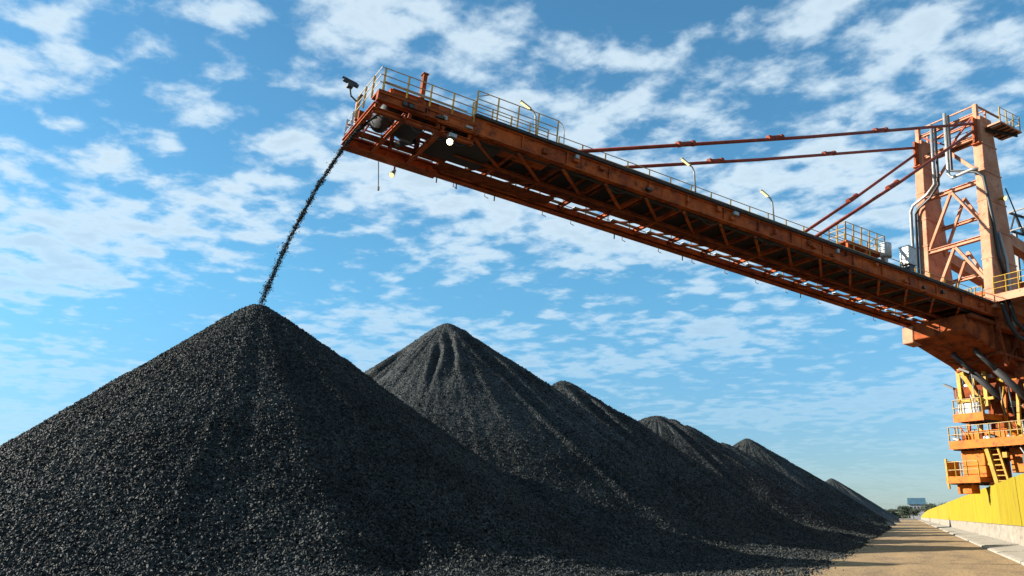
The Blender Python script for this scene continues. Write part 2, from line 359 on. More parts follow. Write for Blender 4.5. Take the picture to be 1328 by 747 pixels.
    if nl:
        to = math.atan2(-cy, -cx)
        t_ = to + rng.uniform(-1.9, 1.9, nl * 2); r_ = np.sqrt(rng.uniform(0, 1, nl * 2)) * (Rmax - 1.0)
        X, Y, Z = height(t_, r_)
        dens_ = .50 - .42 * fine * np.clip((Z / H - .25) * 4, 0, 1) + .6 * np.clip(1 - Z / H, 0, 1) + .5 * fbm(X * .25, Y * .25, seed + 50, 3)
        keep = (rng.uniform(0, 1, len(X)) < dens_) & (Z > .02) & (X < edge + 1.2)
        P = np.stack([X, Y, Z], -1)[keep][:nl]
        s_ = ls * (.018 + .050 * rng.uniform(0, 1, len(P)) ** 2.2) * (1 + .5 * np.clip(1 - P[:, 2] / H, 0, 1))
        P[:, 2] += s_ * .35
        lv, lt = lumps(P, s_, rng); lt = lt + len(v); v = np.concatenate([v, lv]); tri = np.concatenate([tri, lt])
    o = npmesh('coal_pile', v, q, 'coal', loc=(cx, cy, 0), tris=tri)
    return tag(o, label, 'coal pile', 'coal piles heaped in a row beside the road')
coal_pile(-25.27, 28.47, 10.85, 'largest nearest cone of black coal, directly under the falling coal stream', 11, slope=.755, lean=.05, na=1200, nr=330, nl=430000, ls=.72, toe=17.6, gul=.12, skirt=.08, back=1.0, jag=.07)
coal_pile(-26.0, 47.15, 13.91, 'second coal cone from the left, pointed top, half in shadow of the nearest pile', 23, slope=.735, lean=.03, ls=.72, na=1000, nr=260, nl=210000, gul=.11, jag=.05, fine=1, toe=23, gl=((-27, .8, 17, .32, .30), (-11, 3, 18, .4, .32), (-58, 1.5, 7, .22, .2), (-68, 2.5, 8, .2, .22), (-108, 3, 11, .3, .25), (3, 1.5, 18, .45, .32)))
coal_pile(-24.0, 62.7, 12.23, 'third coal cone from the left, small sharp top just behind the second cone', 37, slope=.69, lean=.02, na=800, nr=240, nl=130000, ls=.95, gul=.2, gl=((-35, 1, 15, .4, .35), (-12, 2, 17, .5, .4), (5, 3, 17, .5, .4)))
coal_pile(-23.0, 86.8, 12.04, 'blunt round topped coal heap fourth along the row', 41, round_=1.7, gul=.2, na=700, nl=90000, slope=.69, ls=1.1, gl=((-40, 1, 15, .4, .3), (-15, 3, 17, .5, .4), (4, 1, 17, .6, .4)))
coal_pile(-23.0, 100.6, 12.24, 'low shoulder of coal right behind the blunt round topped heap', 43, gul=.2, nl=60000, slope=.69, ls=1.2)
coal_pile(-23.0, 121.4, 11.84, 'small dark coal knob left of the sharp far peak', 47, gul=.24, round_=1.2, nl=60000, slope=.69, ls=1.3)
coal_pile(-23.0, 143.3, 14.14, 'sharp peaked far coal heap beside the small dark knob', 53, gul=.24, slope=.68, nl=50000, ls=1.4)
coal_pile(-22.0, 198.3, 12.69, 'long sloping far coal heap below the sharp peaked one', 59, gul=.24, slope=.62)
coal_pile(-22.0, 298.4, 13.79, 'farthest isolated coal heap near the end of the road', 61, gul=.24, slope=.68)

# loose lumps lying on the yard between the piles and the road
rng = np.random.default_rng(77); X = rng.uniform(-26, -2.2, 90000); Y = rng.uniform(13, 60, 90000)
k = (X < -2.9 + .5 * fbm(X * .25, Y * .55, 77, 3) + rng.exponential(.12, len(X)) - .2); X = X[k]; Y = Y[k]
s_ = .02 + .06 * rng.uniform(0, 1, len(X)) ** 2
X2 = -2.9 + rng.exponential(.22, 1500) ; Y2 = rng.uniform(14, 130, 1500); s2 = .010 + .02 * rng.uniform(0, 1, 1500) ** 3
X = np.concatenate([X, X2]); Y = np.concatenate([Y, Y2]); s_ = np.concatenate([s_, s2])
lv, lt = lumps(np.stack([X, Y, s_ * .3 + np.where(X > -5, .02, 0)], -1), s_, rng)
tag(npmesh('loose_coal', lv, np.zeros((0, 4), int), 'coal', tris=lt), 'loose coal lumps strewn over the yard at the foot of the piles', 'loose coal', kind='stuff')

# ------------------------------------------------------------------ stacker: boom frame
AL = radians(36.6); EL = radians(6.4)
a = np.array([sin(AL) * cos(EL), cos(AL) * cos(EL), -sin(EL)])          # tip -> root
t = np.array([-cos(AL), sin(AL), 0.0])                                  # near -> far side
n = np.cross(a, t); n = n if n[2] > 0 else -n
ah = np.array([sin(AL), cos(AL), 0.0]); Z = np.array([0, 0, 1.0])
T = CAM + ray(496, 104) * 40
def B(s, u, v): return T + a * s + t * u + n * v
def G(s, u, z): return np.array([*(T + ah * s + t * u)[:2], z + .5])
root_loc = G(54, 2.7, -.5)
ST = empty('coal_stacker', root_loc, 'huge rusty orange stacker with long raised boom and mast, behind the yellow sheeting', 'stacker')
def boxB(m, s0, s1, u0, u1, v0, v1):
    m.prism([B(s0, u0, v0), B(s0, u1, v0), B(s0, u1, v1), B(s0, u0, v1)], a * (s1 - s0)); return m
def boxG(m, s0, s1, u0, u1, z0, z1):
    m.prism([G(s0, u0, z0), G(s0, u1, z0), G(s0, u1, z1), G(s0, u0, z1)], ah * (s1 - s0)); return m
def part(m, name, mt, parent=None, **k): return m.build(name, mt, parent or ST, **k)

S_END = 47.0
# near main girder: welded I plate girder with stiffeners and cover plates
m = MB(); boxB(m, 4.9, S_END, .10, .14, -1.0, -.2); boxB(m, 4.9, S_END, -.04, .34, -1.05, -.99); boxB(m, 4.9, S_END, -.02, .30, -.25, -.19)
for k, s in enumerate(np.arange(5.0, S_END, 2.7)): boxB(m, s, s + .05, -.02, .30, -.985, -.255)
for s in (11.6, 17.0, 22.4, 27.8, 33.2, 38.6, 44): boxB(m, s - .25, s + .25, .07, .098, -.94, -.3)
part(m, 'main_girder', 'orange')
m = MB(); boxB(m, 4.9, S_END, 3.5, 3.54, -1.0, -.2); boxB(m, 4.9, S_END, 3.4, 3.7, -1.05, -.99); boxB(m, 4.9, S_END, 3.4, 3.7, -.25, -.19)
for s in np.arange(5.0, S_END, 2.7): boxB(m, s, s + .05, 3.4, 3.68, -.985, -.255)
part(m, 'main_girder', 'rust')
# belt deck, belt and idlers
m = MB(); boxB(m, 4.5, 50, .4, 3.3, -.62, -.55); boxB(m, 5, 50, 1.1, 1.16, -.54, -.1); boxB(m, 5, 50, 2.9, 2.96, -.54, -.1)
part(m, 'belt_deck', 'dark')
m = MB()
prof = [(1.25, .02), (1.6, -.14), (2.4, -.14), (2.75, .02), (2.75, .06), (2.4, -.10), (1.6, -.10), (1.25, .06)]
m.prism([B(.9, u, v) for u, v in prof], a * 48); part(m, 'conveyor_belt', 'rubber')
m = MB(); boxB(m, 4.9, S_END, -.16, .85, -.185, -.02)
for s in np.arange(5.2, S_END, 1.35): boxB(m, s, s + .06, -.185, -.162, -.17, -.03)
part(m, 'walkway', 'dark')
# bracing of the boom underside
nodes = [4.9 + .15] + [7.55 + 2.70 * k for k in range(15)]
for k, s in enumerate(nodes):
    m = MB(); m.ibeam(B(s, .36, -1.02), B(s, 5.3, -1.02), .16, .24, n, .03); part(m, 'cross_beam', 'orange' if k % 4 < 2 else 'rust')
    if s + 2.7 < S_END:
        m = MB(); m.bar(B(s + .12, .25, -1.20), B(s + 2.55, 2.3, -1.22), .14, .10, n); part(m, 'diagonal_brace', 'orange')
        m = MB(); m.bar(B(s + .12, 4.8, -1.20), B(s + 2.55, 2.4, -1.22), .12, .09, n); part(m, 'diagonal_brace', 'rust')
    if s > 9:
        m = MB(); m.bar(B(s, .2, -1.0), B(s + .02, .2, -1.62), .12, .10, a); part(m, 'hanger', 'rust') if False else None
m = MB(); m.ibeam(B(5, 2.35, -1.26), B(S_END, 2.35, -1.26), .16, .14, n, .03); part(m, 'centre_stringer', 'rust')
# outer walkway on the far side, with fascia, pale cable sheets and pipe
m = MB(); boxB(m, .2, S_END, 5.28, 5.36, -1.3, -.86); boxB(m, .2, S_END, 4.95, 5.36, -1.36, -1.31); boxB(m, .2, S_END, 4.85, 4.91, -1.22, -.90)
part(m, 'side_chord', 'orange')
m = MB(); boxB(m, .2, S_END, 4.92, 5.27, -.98, -.93)
for s in np.arange(1, S_END, .9): boxB(m, s, s + .05, 4.92, 5.27, -1.04, -.985)
part(m, 'far_walkway', 'dark')
for s in np.arange(11.0, 44, 2.7):
    m = MB(); boxB(m, s + .1, s + 1.9, 4.4, 4.72, -.90, -.87); part(m, 'cable_cover', 'white')
m = MB(); m.tube([B(10, 4.1, -.78), B(28, 4.1, -.8), B(46, 4.1, -.78)], .07, 8); part(m, 'water_pipe', 'pipe', smooth=True)

# railings: each run is a part, its posts sub-parts
def railing(pts, h=1.1, step=1.4, mt='paleyel', postmt='yellow', up=n, mids=2, r=.026, pr=.045, name='railing', kick=False):
    pts = [V3(p) for p in pts]; up = V3(up)
    m = MB()
    for k in range(mids + 1): m.tube([p + up * h * (1 - k / (mids + 1)) for p in pts], r, 6)
    if kick:
        for p, q in zip(pts[:-1], pts[1:]): m.bar(p + up * .08, q + up * .08, .012, .14, up)
    R_ = part(m, name, mt)
    seg = [np.linalg.norm(q - p) for p, q in zip(pts[:-1], pts[1:])]; tot = sum(seg); cnt = max(1, round(tot / step))
    for i in range(cnt + 1):
        d = tot * i / cnt; k = 0
        while k < len(seg) - 1 and d > seg[k]: d -= seg[k]; k += 1
        p = pts[k] + unit(pts[k + 1] - pts[k]) * min(d, seg[k])
        m = MB(); m.bar(p, p + up * h, pr * 1.6, pr * 1.6, up if abs(unit(pts[k + 1] - pts[k]) @ up) < .9 else t)
        part(m, 'rail_post', postmt, R_)
    return R_
railing([B(4.95, .0, -.02), B(9.7, .0, -.02)], 1.35, 1.35)
railing([B(5.2, 1.0, -.02), B(9.7, 1.0, -.02)], 1.25, 1.2)
m = MB(); m.tube([B(9.7, 0, 1.32), B(9.95, 0, 1.2), B(10.1, 0, .9), B(10.15, 0, 0)], .026, 6); part(m, 'end_hoop', 'paleyel')
railing([B(10.4, 1.0, -.02), B(45.5, 1.0, -.02)], 1.1, 1.5)
railing([B(.0, 4.2, -.95), B(.0, 5.3, -.95), B(5, 5.3, -.95)], 1.2, 1.0, mt='pipe', postmt='pipe')
railing([B(5.4, 5.3, -.95), B(46, 5.3, -.95)], 1.15, 1.6, mt='pipe', postmt='paleyel')

# ------------------------------------------------------------------ boom head
m = MB()
boxB(m, -.1, 5.0, .05, .10, -.98, -.62); boxB(m, -.1, 5.1, -.05, .30, -1.03, -.985); boxB(m, -.1, 5.1, -.05, .25, -.66, -.61)
m.ibeam(B(-.1, .45, -1.38), B(5.2, .45, -1.38), .24, .24, n)
for s in (.1, 1.7, 3.2, 4.9): m.bar(B(s, .42, -1.26), B(s, .30, -1.03), .16, .16, a)
for s in (-.1, 1.2, 2.4, 3.6, 4.8): boxB(m, s, s + .05, -.03, .25, -.975, -.665)
boxB(m, 3.0, 5.6, .0, .05, -1.1, -.2)
part(m, 'head_girder', 'orange')
m = MB(); boxB(m, -.1, 4.9, -.05, 1.0, -.60, -.50); part(m, 'head_platform', 'rust')
railing([B(-.1, 3.4, -.5), B(-.1, .0, -.5), B(4.9, .0, -.5)], 1.2, 1.15)
m = MB(); m.tube([B(4.9, 0, .7), B(4.95, 0, 1.0), B(5.6, 0, 1.33)], .026, 6); part(m, 'end_hoop', 'paleyel')
# skirt frame above the head platform
m = MB()
m.ibeam(B(.9, 1.2, .35), B(5.0, 1.2, .35), .18, .26, n); m.ibeam(B(.9, 1.2, -.4), B(5.0, 1.2, -.4), .18, .2, n)
for s in (.9, 2.6, 4.0, 4.9): m.bar(B(s, 1.2, -.4), B(s, 1.2, .4), .2, .2, a)
m.ibeam(B(.9, 1.2, .35), B(.9, 3.2, .35), .18, .26, n); m.ibeam(B(.9, 3.2, .35), B(5, 3.2, .35), .18, .26, n); m.bar(B(.9, 3.2, -.5), B(.9, 3.2, .4), .2, .2, a)
part(m, 'head_frame', 'orange')
m = MB(); boxB(m, 2.6, 4.9, 1.32, 1.36, -.4, .2); boxB(m, 3.2, 4.8, 1.6, 2.6, -.3, .55); part(m, 'skirt_plate', 'rust')
m = MB(); boxB(m, 2.15, 2.35, .45, .75, -.5, 1.45); boxB(m, 2.1, 2.4, .4, .8, 1.45, 1.5); part(m, 'control_box', 'rust')
# head pulley and far lower beams
m = MB(); m.tube([B(1.1, .9, -.5), B(1.1, 3.3, -.5)], .48, 20); part(m, 'head_pulley', 'rubber', smooth=True)
m = MB()
m.ibeam(B(-.1, .1, -1.3), B(-.1, 4.9, -1.3), .22, .3, n); boxB(m, -.1, 5.2, 4.8, 4.88, -1.42, -1.02); boxB(m, -.1, 5.2, 4.6, 5.36, -1.48, -1.43); boxB(m, -.1, 5.2, 4.6, 4.9, -1.0, -.94)
m.ibeam(B(1.4, .1, -1.35), B(1.4, 4.9, -1.35), .2, .26, n); m.ibeam(B(3.4, .1, -1.35), B(3.4, 4.9, -1.35), .2, .26, n)
part(m, 'head_cross_frame', 'orange')
m = MB(); boxB(m, .0, 5.0, 3.6, 3.66, -1.35, -1.02); boxB(m, .2, 5.0, 3.5, 3.56, -.35, .05)
for s in (.2, 2.0, 3.4): m.bar(B(s, 3.6, -1.4), B(s, 3.6, .05), .22, .22, a)
part(m, 'inner_frame', 'rust')
m = MB(); boxB(m, 3.6, 6.8, .6, 3.3, -1.25, -.64); m.prism([B(1.7, 1.0, -.9), B(1.7, 3.0, -.9), B(2.7, 3.0, -1.3), B(2.7, 1.0, -1.3)], n * .35); part(m, 'chute', 'dark')
m = MB(); m.bar(B(2.2, 3.2, -1.3), B(3.4, 3.9, -.4), .35, .3, n); part(m, 'belt_scraper', 'blackp')
m = MB(); boxB(m, 4.9, 9.6, .37, 1.3, -1.10, -1.06); part(m, 'bottom_plate', 'orange')
m = MB(); boxB(m, 4.9, 12, 3.75, 4.8, -1.18, -1.12); part(m, 'bottom_plate', 'rust')

for k in range(4):
    m = MB(); m.tube([B(.4 + k * 1.1, 3.62, -1.3), B(.9 + k * 1.1, 3.62, -.1)], .05, 6); part(m, 'head_brace', 'orange')
m = MB(); m.bar(B(-.05, 3.7, -.45), B(4.9, 3.7, -.45), .1, .1, n); m.bar(B(-.05, 5.0, -.15), B(4.9, 5.0, -.15), .07, .07, n); part(m, 'head_rail', 'orange')
for k in range(9):
    s = random.uniform(.4, 4.6); m = MB(); boxB(m, s, s + random.uniform(.15, .45), -.14, .04, -.95, -.95 + random.uniform(.1, .25)); part(m, 'junction_box', random.choice(('rust', 'pipe', 'blackp', 'yellow')), bevel=.01)
for k in range(4):
    s = .6 + k * 1.1; m = MB(); m.tube([B(s + q * .12, .3 + .2 * q / 8, -1.5 - .3 * sin(pi * q / 8)) for q in range(9)], .022, 5); part(m, 'slack_cable', 'rubber')
m = MB(); m.tube([B(.2, .2, -.5), B(.2, .2, .1), B(1.2, .3, .15), B(4.6, .3, .12)], .05, 7); part(m, 'dust_spray_pipe', 'pipe', smooth=True)
# flood lamps, cameras, hangers at the head
def flood(P, d, lit=True, r=.17):
    P = V3(P); d = unit(d)
    m = MB(); m.tube([P - d * .42, P - d * .22, P, P + d * .05], [.09, .12, r, r * 1.05], 14); fl = part(m, 'flood_lamp', 'pipe', smooth=True)
    m = MB(); m.tube([P + d * .052, P + d * .075], r * .8 if lit else r * .9, 14); part(m, 'lamp_glass', 'lit' if lit else 'lens', fl)
    m = MB(); m.bar(P - d * .3, P - d * .3 + n * .55, .06, .1, a); part(m, 'bracket', 'blackp', fl)
flood(B(3.85, .15, -1.85), (.25, -.75, -.6)); flood(B(2.9, 5.4, -1.95), (.0, -.65, -.9), False, .16)
m = MB(); boxB(m, 3.7, 4.1, -.05, .25, -1.65, -1.47); part(m, 'lamp_ballast', 'pipe')
cm = MB(); cm.bar(B(.62, 5.42, -1.1), B(.42, 5.42, 1.65), .17, .17, a); cpole = part(cm, 'camera_pole', 'salmon')
m = MB(); m.tube([B(.55, 5.2, -1.0), B(.55, 5.55, -.9), B(.35, 5.4, -.7)], .2, 10); part(m, 'junction_box', 'salmon')
m = MB(); m.tube([B(.42, 5.42, 1.5), B(.0, 5.42, 1.75), B(-.15, 5.42, 2.25)], .05, 6); m.bar(B(.42, 5.42, 1.5), B(.55, 5.42, 2.0), .22, .2, a); part(m, 'camera_arm', 'blackp', cpole)
m = MB(); m.bar(B(-.55, 5.42, 2.56), B(.30, 5.42, 2.42), .17, .17, n); m.bar(B(-.62, 5.42, 2.67), B(.2, 5.42, 2.54), .22, .03, n); m.bar(B(-.15, 5.42, 2.2), B(-.15, 5.42, 2.5), .3, .3, a); part(m, 'camera_housing', 'blackp', cpole)
m = MB(); m.tube([B(2.05, 5.45, -1.3), B(2.30, 5.45, -2.95)], .03, 6); m.tube([B(2.29, 5.45, -2.85), B(2.31, 5.45, -3.05)], .06, 6); part(m, 'hanging_rod', 'blackp')
for s in (5.4, 6.6, 9.0, 17.3, 22.6, 33): 
    m = MB(); m.tube([B(s, 5.3, -1.36), B(s + .02, 5.32, -1.36 - .3)], .04, 6); part(m, 'drip_stub', 'blackp')

for k in range(3):
    m = MB(); m.tube([B(s, .38 + .09 * k, -1.12 - .02 * (k % 2)) + n * (-.03 * sin(s * 2.3 + k)) for s in np.arange(5.2, 46.5, .9)], .028, 5); part(m, 'power_cable', 'rubber')
random.seed(21)
for k in range(22):
    s = random.uniform(6, 45); v = random.uniform(-.9, -.45); d1 = random.uniform(.12, .4)
    m = MB(); boxB(m, s, s + d1, -.12, .095, v, v + random.uniform(.12, .3)); part(m, 'junction_box', random.choice(('rust', 'orange', 'pipe', 'blackp')), bevel=.015)
for k in range(14):
    s = 6 + k * 2.9 + random.uniform(-.5, .5); m = MB(); m.tube([B(s, 5.42, -1.0), B(s, 5.46, -1.5), B(s + .25, 5.46, -1.55)], .025, 5); part(m, 'drain_pipe', random.choice(('pipe', 'rust')))
for s in (13, 19.5, 24, 31, 39):
    m = MB(); m.tube([B(s + q * .2, .28, -1.1 - .35 * sin(pi * q / 8)) for q in range(9)], .025, 5); part(m, 'slack_cable', 'rubber')
for s in np.arange(5.6, 46, 1.35):
    m = MB(); m.tube([B(s, 1.1, -.72), B(s, 2.9, -.72)], .08, 8); part(m, 'return_idler', 'rust')
# walkway lamps
def lamp(s, u, h, top, tilt=1):
    m = MB(); m.tube([B(s, u, -.02), B(s, u, -.02) + Z * (h - .25), B(s, u, -.02) + Z * h - a * .12, B(s, u, -.02) + Z * (h + .08) - a * .3], [.065, .055, .05, .045], 8)
    lp = part(m, 'lamp_post', top, smooth=True)
    P = B(s, u, -.02) + Z * (h + .08) - a * .3; dr = -ah * .85 + Z * .42
    m = MB(); m.bar(P, P + dr * .75, .2, .09, Z); hd = part(m, 'lamp_head', 'pipe', lp, bevel=.02)
    m = MB(); m.bar(P + dr * .08 - Z * .055, P + dr * .7 - Z * .055, .15, .02, Z); part(m, 'lamp_lens', 'lens', lp)
lamp(8.8, .6, 1.75, 'pipe'); lamp(19.6, .6, 2.0, 'pipe'); lamp(25.8, .6, 1.9, 'pipe'); 

# small raised maintenance platform and two grey cabinets
m = MB(); boxB(m, 32.8, 36.6, 1.2, 2.6, 1.25, 1.37)
for s in (33, 34.8, 36.4):
    for u in (1.25, 2.55): m.bar(B(s, u, 0), B(s, u, 1.25), .16, .16, a)
m.ibeam(B(33, 1.25, .6), B(36.4, 1.25, .6), .12, .16, n)
part(m, 'raised_platform', 'orange')
for u in (1.22, 2.58): railing([B(32.8, u, 1.37), B(36.6, u, 1.37)], 1.3, .75, mt='paleyel', mids=2)
for s in (32.8, 36.6): railing([B(s, 1.22, 1.37), B(s, 2.58, 1.37)], 1.3, .7, mt='paleyel', mids=2)
m = MB(); m.tube([B(35.9, .6, .0), B(35.9, .6, .8)], .12, 10); m.tube([B(35.9, .6, .8), B(35.9, .6, 1.75), B(35.9, .6, 1.82)], [.36, .36, .1], 16); part(m, 'filter_canister', 'white', smooth=True)
m = MB(); boxB(m, 38.2, 38.7, .55, 1.1, 0, .9); part(m, 'cabinet_stand', 'blackp')
m = MB(); boxB(m, 38.0, 38.85, .45, 1.15, .9, 2.15); boxB(m, 37.95, 38.9, .4, 1.2, 2.15, 2.2); part(m, 'grey_cabinet', 'white', bevel=.02)

# ------------------------------------------------------------------ mast (pylon) on the boom root
LEGU = [(-.25, .50), (4.75, 5.50)]
for (u0, u1) in LEGU:
    m = MB(); m.prism([B(46.2, u0, -.4), B(49.6, u0, -.4), B(47.55, u0, 14.9), B(46.2, u0, 14.9)], t * (u1 - u0))
    leg = part(m, 'mast_leg', 'salmon', bevel=.03)
    for v in np.arange(1, 14.5, 2.3):
        m = MB(); d_ = 46.2 + 3.4 - (v + .4) / 15.3 * 2.05
        boxB(m, 46.17, 46.195, u0 - .03, u1 + .03, v, v + .12); boxB(m, 46.17, d_ + .05, u0 - .04, u0 - .003, v, v + .1)
        part(m, 'leg_flange', 'salmon', leg)
    m = MB(); boxB(m, 45.75, 46.16, (u0 + u1) / 2 - .08, (u0 + u1) / 2 + .08, 12.6, 14.7); boxB(m, 45.9, 46.16, u0 + .05, u1 - .05, 12.5, 12.6); part(m, 'rod_lug', 'orange', leg)
uc0, uc1 = .52, 4.73
def beam(p, q, w_=.26, h_=.26, mt='salmon', nm='mast_beam'):
    m = MB(); m.ibeam(p, q, w_, h_, n, .05); part(m, nm, mt)
for v in (.55, 5.1, 9.6): beam(B(46.4, uc0, v), B(46.4, uc1, v), .3, .32)
for v in (3.0, 7.6): beam(B(48.2, uc0, v), B(48.2, uc1, v), .24, .26, 'salmon')
mid = (uc0 + uc1) / 2
def brace(p, q, w_=.2, mt='salmon'):
    m = MB(); m.bar(p, q, w_, w_, a); part(m, 'mast_brace', mt)
for v0, v1 in ((.75, 5.0), (5.3, 9.5)):
    brace(B(46.4, uc1, v0), B(46.4, mid, v1)); brace(B(46.4, uc0, v0 + 1.2), B(46.4, mid, v1))
    brace(B(48.2, uc1, v0), B(48.0, mid, v1), .18, 'salmon'); brace(B(48.2, uc0, v0), B(48.0, mid, v1), .18, 'salmon')
brace(B(46.4, uc0, 10.6), B(46.4, 3.0, 13.4), .26); brace(B(46.4, uc1, 9.9), B(46.4, 2.8, 12.0), .16)
for v in (13.3, 15.3): beam(B(46.45, uc0 - .3, v), B(46.45, uc1 + .3, v), .2, .24)
for v in (13.6, 15.3): beam(B(47.6, uc0 - .3, v), B(47.6, uc1 + .3, v), .18, .2)
brace(B(46.5, uc0, 15.2), B(47.5, uc1, 15.2), .12); brace(B(46.45, uc0, 15.2), B(46.45, 2.5, 13.4), .12, 'redrod'); brace(B(46.45, uc1, 15.1), B(46.45, 2.5, 13.4), .12, 'redrod')
m = MB(); 
for u in (.15, 5.1):
    for s in (46.3, 47.5): m.bar(B(s, u, 14.6), B(s, u, 16.0), .3 if s < 47 else .12, .3 if s < 47 else .12, a)
m.bar(B(46.3, .15, 15.95), B(46.3, 5.1, 15.95), .1, .1, n); m.bar(B(47.5, .15, 15.95), B(47.5, 5.1, 15.95), .08, .08, n)
m.bar(B(46.3, .15, 15.95), B(49.3, .15, 15.95), .12, .12, n)
part(m, 'mast_head_frame', 'salmon')
m = MB(); boxB(m, 46.6, 49.3, -1.5, .1, 13.9, 14.02); part(m, 'mast_platform', 'salmon')
m = MB()
for s in np.arange(46.8, 49.3, .5): m.bar(B(s, -1.45, 13.85), B(s, .05, 13.85), .07, .1, n)
m.ibeam(B(46.7, -.3, 13.75), B(49.2, -1.2, 13.75), .12, .2, n); part(m, 'platform_joists', 'dark')
railing([B(46.7, -1.45, 14.02), B(49.25, -1.45, 14.02), B(49.25, .1, 14.02)], 1.2, .8, mids=1)
railing([B(47.7, .9, 13.75), B(47.7, 4.6, 13.75)], 1.1, .9, mids=1)
m = MB(); boxB(m, 46.7, 47.8, .6, 4.7, 13.68, 13.74); part(m, 'mast_walkway', 'dark')
# cable conduits on the mast
m = MB(); m.tube([B(45.8, 3.55, 15.6), B(45.8, 3.55, 10.3), B(45.8, 4.3, 9.7), B(45.8, 5.55, 9.2), B(45.8, 5.75, 8.7), B(45.8, 5.75, 3.6), B(45.9, 5.2, 2.9), B(46, 5.0, .2)], .13, 8); part(m, 'cable_conduit', 'pipe', smooth=True)
m = MB(); m.tube([B(45.9, 3.3, 15.4), B(45.9, 3.3, 10.2), B(45.9, 4.1, 9.4), B(45.9, 5.2, 8.8), B(45.9, 5.42, 8.4), B(45.9, 5.42, 1.4)], .11, 8); part(m, 'cable_conduit', 'blackp', smooth=True)
m = MB(); m.tube([B(45.7, 2.3, 16.0), B(45.7, 2.3, 10.7), B(45.7, 2.0, 10.3), B(45.7, .4, 10.4), B(45.8, .0, 10.3)], .13, 8); part(m, 'cable_conduit', 'pipe', smooth=True)
m = MB(); m.tube([B(45.75, 2.05, 15.7), B(45.75, 2.05, 10.9), B(45.8, .1, 10.1), B(45.9, -.32, 9.6), B(46.6, -.36, 6.0), B(46.8, -.42, 3.6), B(47.3, -.42, 2.2)], .12, 8); part(m, 'cable_conduit', 'blackp', smooth=True)
m = MB(); m.tube([B(47.0, -.40, 5.4), B(47.6, -.45, 3.4), B(47.7, -.45, -.5), B(47.8, -.5, -1.6)], .12, 8); part(m, 'cable_conduit', 'pipe', smooth=True)
m = MB(); m.tube([B(48.2, -.5, 9.3), B(50.2, -.6, 5.5)], .05, 6); part(m, 'stay_wire', 'blackp')
m = MB(); m.tube([B(47.6, -.30, 8.3), B(47.6, -.75, 8.2)], [.06, .2], 12); ml = part(m, 'mast_lamp', 'yellow'); m = MB(); m.tube([B(47.6, -.76, 8.2), B(47.6, -.80, 8.18)], .17, 12); part(m, 'lamp_glass', 'lens', ml)

# tie rods with couplings
def tie(p, q, fr_, r=.11):
    p, q = V3(p), V3(q); m = MB(); mid_ = (p + q) / 2 - Z * .12
    m.tube([p, mid_, q], r, 10); R_ = part(m, 'tie_rod', 'redrod', smooth=True)
    for f in fr_:
        c = p + (q - p) * f; d = unit(q - p)
        for k in (-.55, .55):
            m = MB(); m.tube([c + d * (k - .12), c + d * (k + .12)], r * 1.7, 10); part(m, 'coupling', 'redrod', R_)
        m = MB(); m.tube([c - d * .5, c + d * .5], r * 1.3, 10); part(m, 'coupling', 'redrod', R_)
tie(B(45.9, .12, 14.2), B(10.8, .45, .05), (.30, .58, .78)); tie(B(45.9, 5.12, 14.2), B(10.8, 3.6, .05), (.30, .62))
tie(B(45.9, .12, 13.6), B(28.8, .45, .05), (.55,)); tie(B(45.9, 5.12, 13.6), B(28.8, 3.6, .05), (.5,))
for s in (10.6, 28.6):
    for u in (.45, 3.6):
        m = MB(); m.prism([B(s - .5, u - .05, -.02), B(s + .6, u - .05, -.02), B(s + .35, u - .05, .3), B(s, u - .05, .3)], t * .1); part(m, 'rod_anchor', 'rust')

# ------------------------------------------------------------------ boom root, hull, deck
m = MB(); m.prism([B(43.8, .6, -1.3), B(60, .6, -1.3), B(60, .6, -6.0), B(53, .6, -5.4), B(48.5, .6, -3.5), B(43.8, .6, -2.5)], t * 4.5); part(m, 'hinge_hull', 'hull', bevel=.04)
m = MB()
for s in (46.5, 49, 52, 55, 58): boxB(m, s, s + .1, .3, .597, -3.3, -1.3)
boxB(m, 44, 60, .2, .597, -1.55, -1.3); boxB(m, 47, 60, .2, .597, -3.6, -3.4); part(m, 'hull_stiffener', 'rust')
m = MB(); boxB(m, 43.7, 44.9, 4.6, 5.5, -2.7, -1.45); part(m, 'hinge_block', 'salmon', bevel=.05)
m = MB(); boxB(m, 46.8, 62, -.3, .3, -1.9, -.42); boxB(m, 46.8, 62, 4.9, 5.5, -1.9, -.42); part(m, 'root_girder', 'orange', bevel=.03)
m = MB(); boxB(m, 46.0, 62, -3.4, .0, .2, .42); boxB(m, 46.0, 46.1, -3.4, .0, -.15, .2); boxB(m, 46.1, 62, -3.4, -3.25, -.2, .2); part(m, 'root_deck', 'salmon')
railing([B(46.05, -.3, .42), B(46.05, -3.35, .42), B(60, -3.35, .42)], 1.3, .9, mt='yellow')
railing([B(46.1, .6, .2), B(46.1, 4.7, .2)], 1.1, .5, mt='yellow'); railing([B(49.8, .6, .2), B(49.8, 4.7, .2)], 1.2, .6, mt='yellow')
for s in (48.5, 51, 54):
    m = MB(); m.bar(B(s, -3.3, .2), B(s, -.2, -1.8), .2, .2, a); part(m, 'deck_bracket', 'rust')
m = MB(); m.tube([B(46.3, -.6, .1), B(46.8, -.7, -1.6), B(47.5, -.8, -2.4), B(50, -.8, -2.8), B(56, -.8, -2.9)], .16, 8); m.tube([B(46.6, -.9, .1), B(47.1, -1.0, -1.4), B(47.9, -1.1, -2.0), B(56, -1.1, -2.4)], .13, 8); part(m, 'cable_bundle', 'rubber', smooth=True)
for k, s in enumerate((46.5, 49.0, 51.5, 54.0)):
    m = MB(); m.bar(B(s, -.1, -1.9), B(s + 1.6, .5, -4.2), .2, .2, a); m.bar(B(s + 2.4, -.1, -1.9), B(s + 1.6, .5, -4.2), .16, .16, a); part(m, 'hull_strut', 'rust')
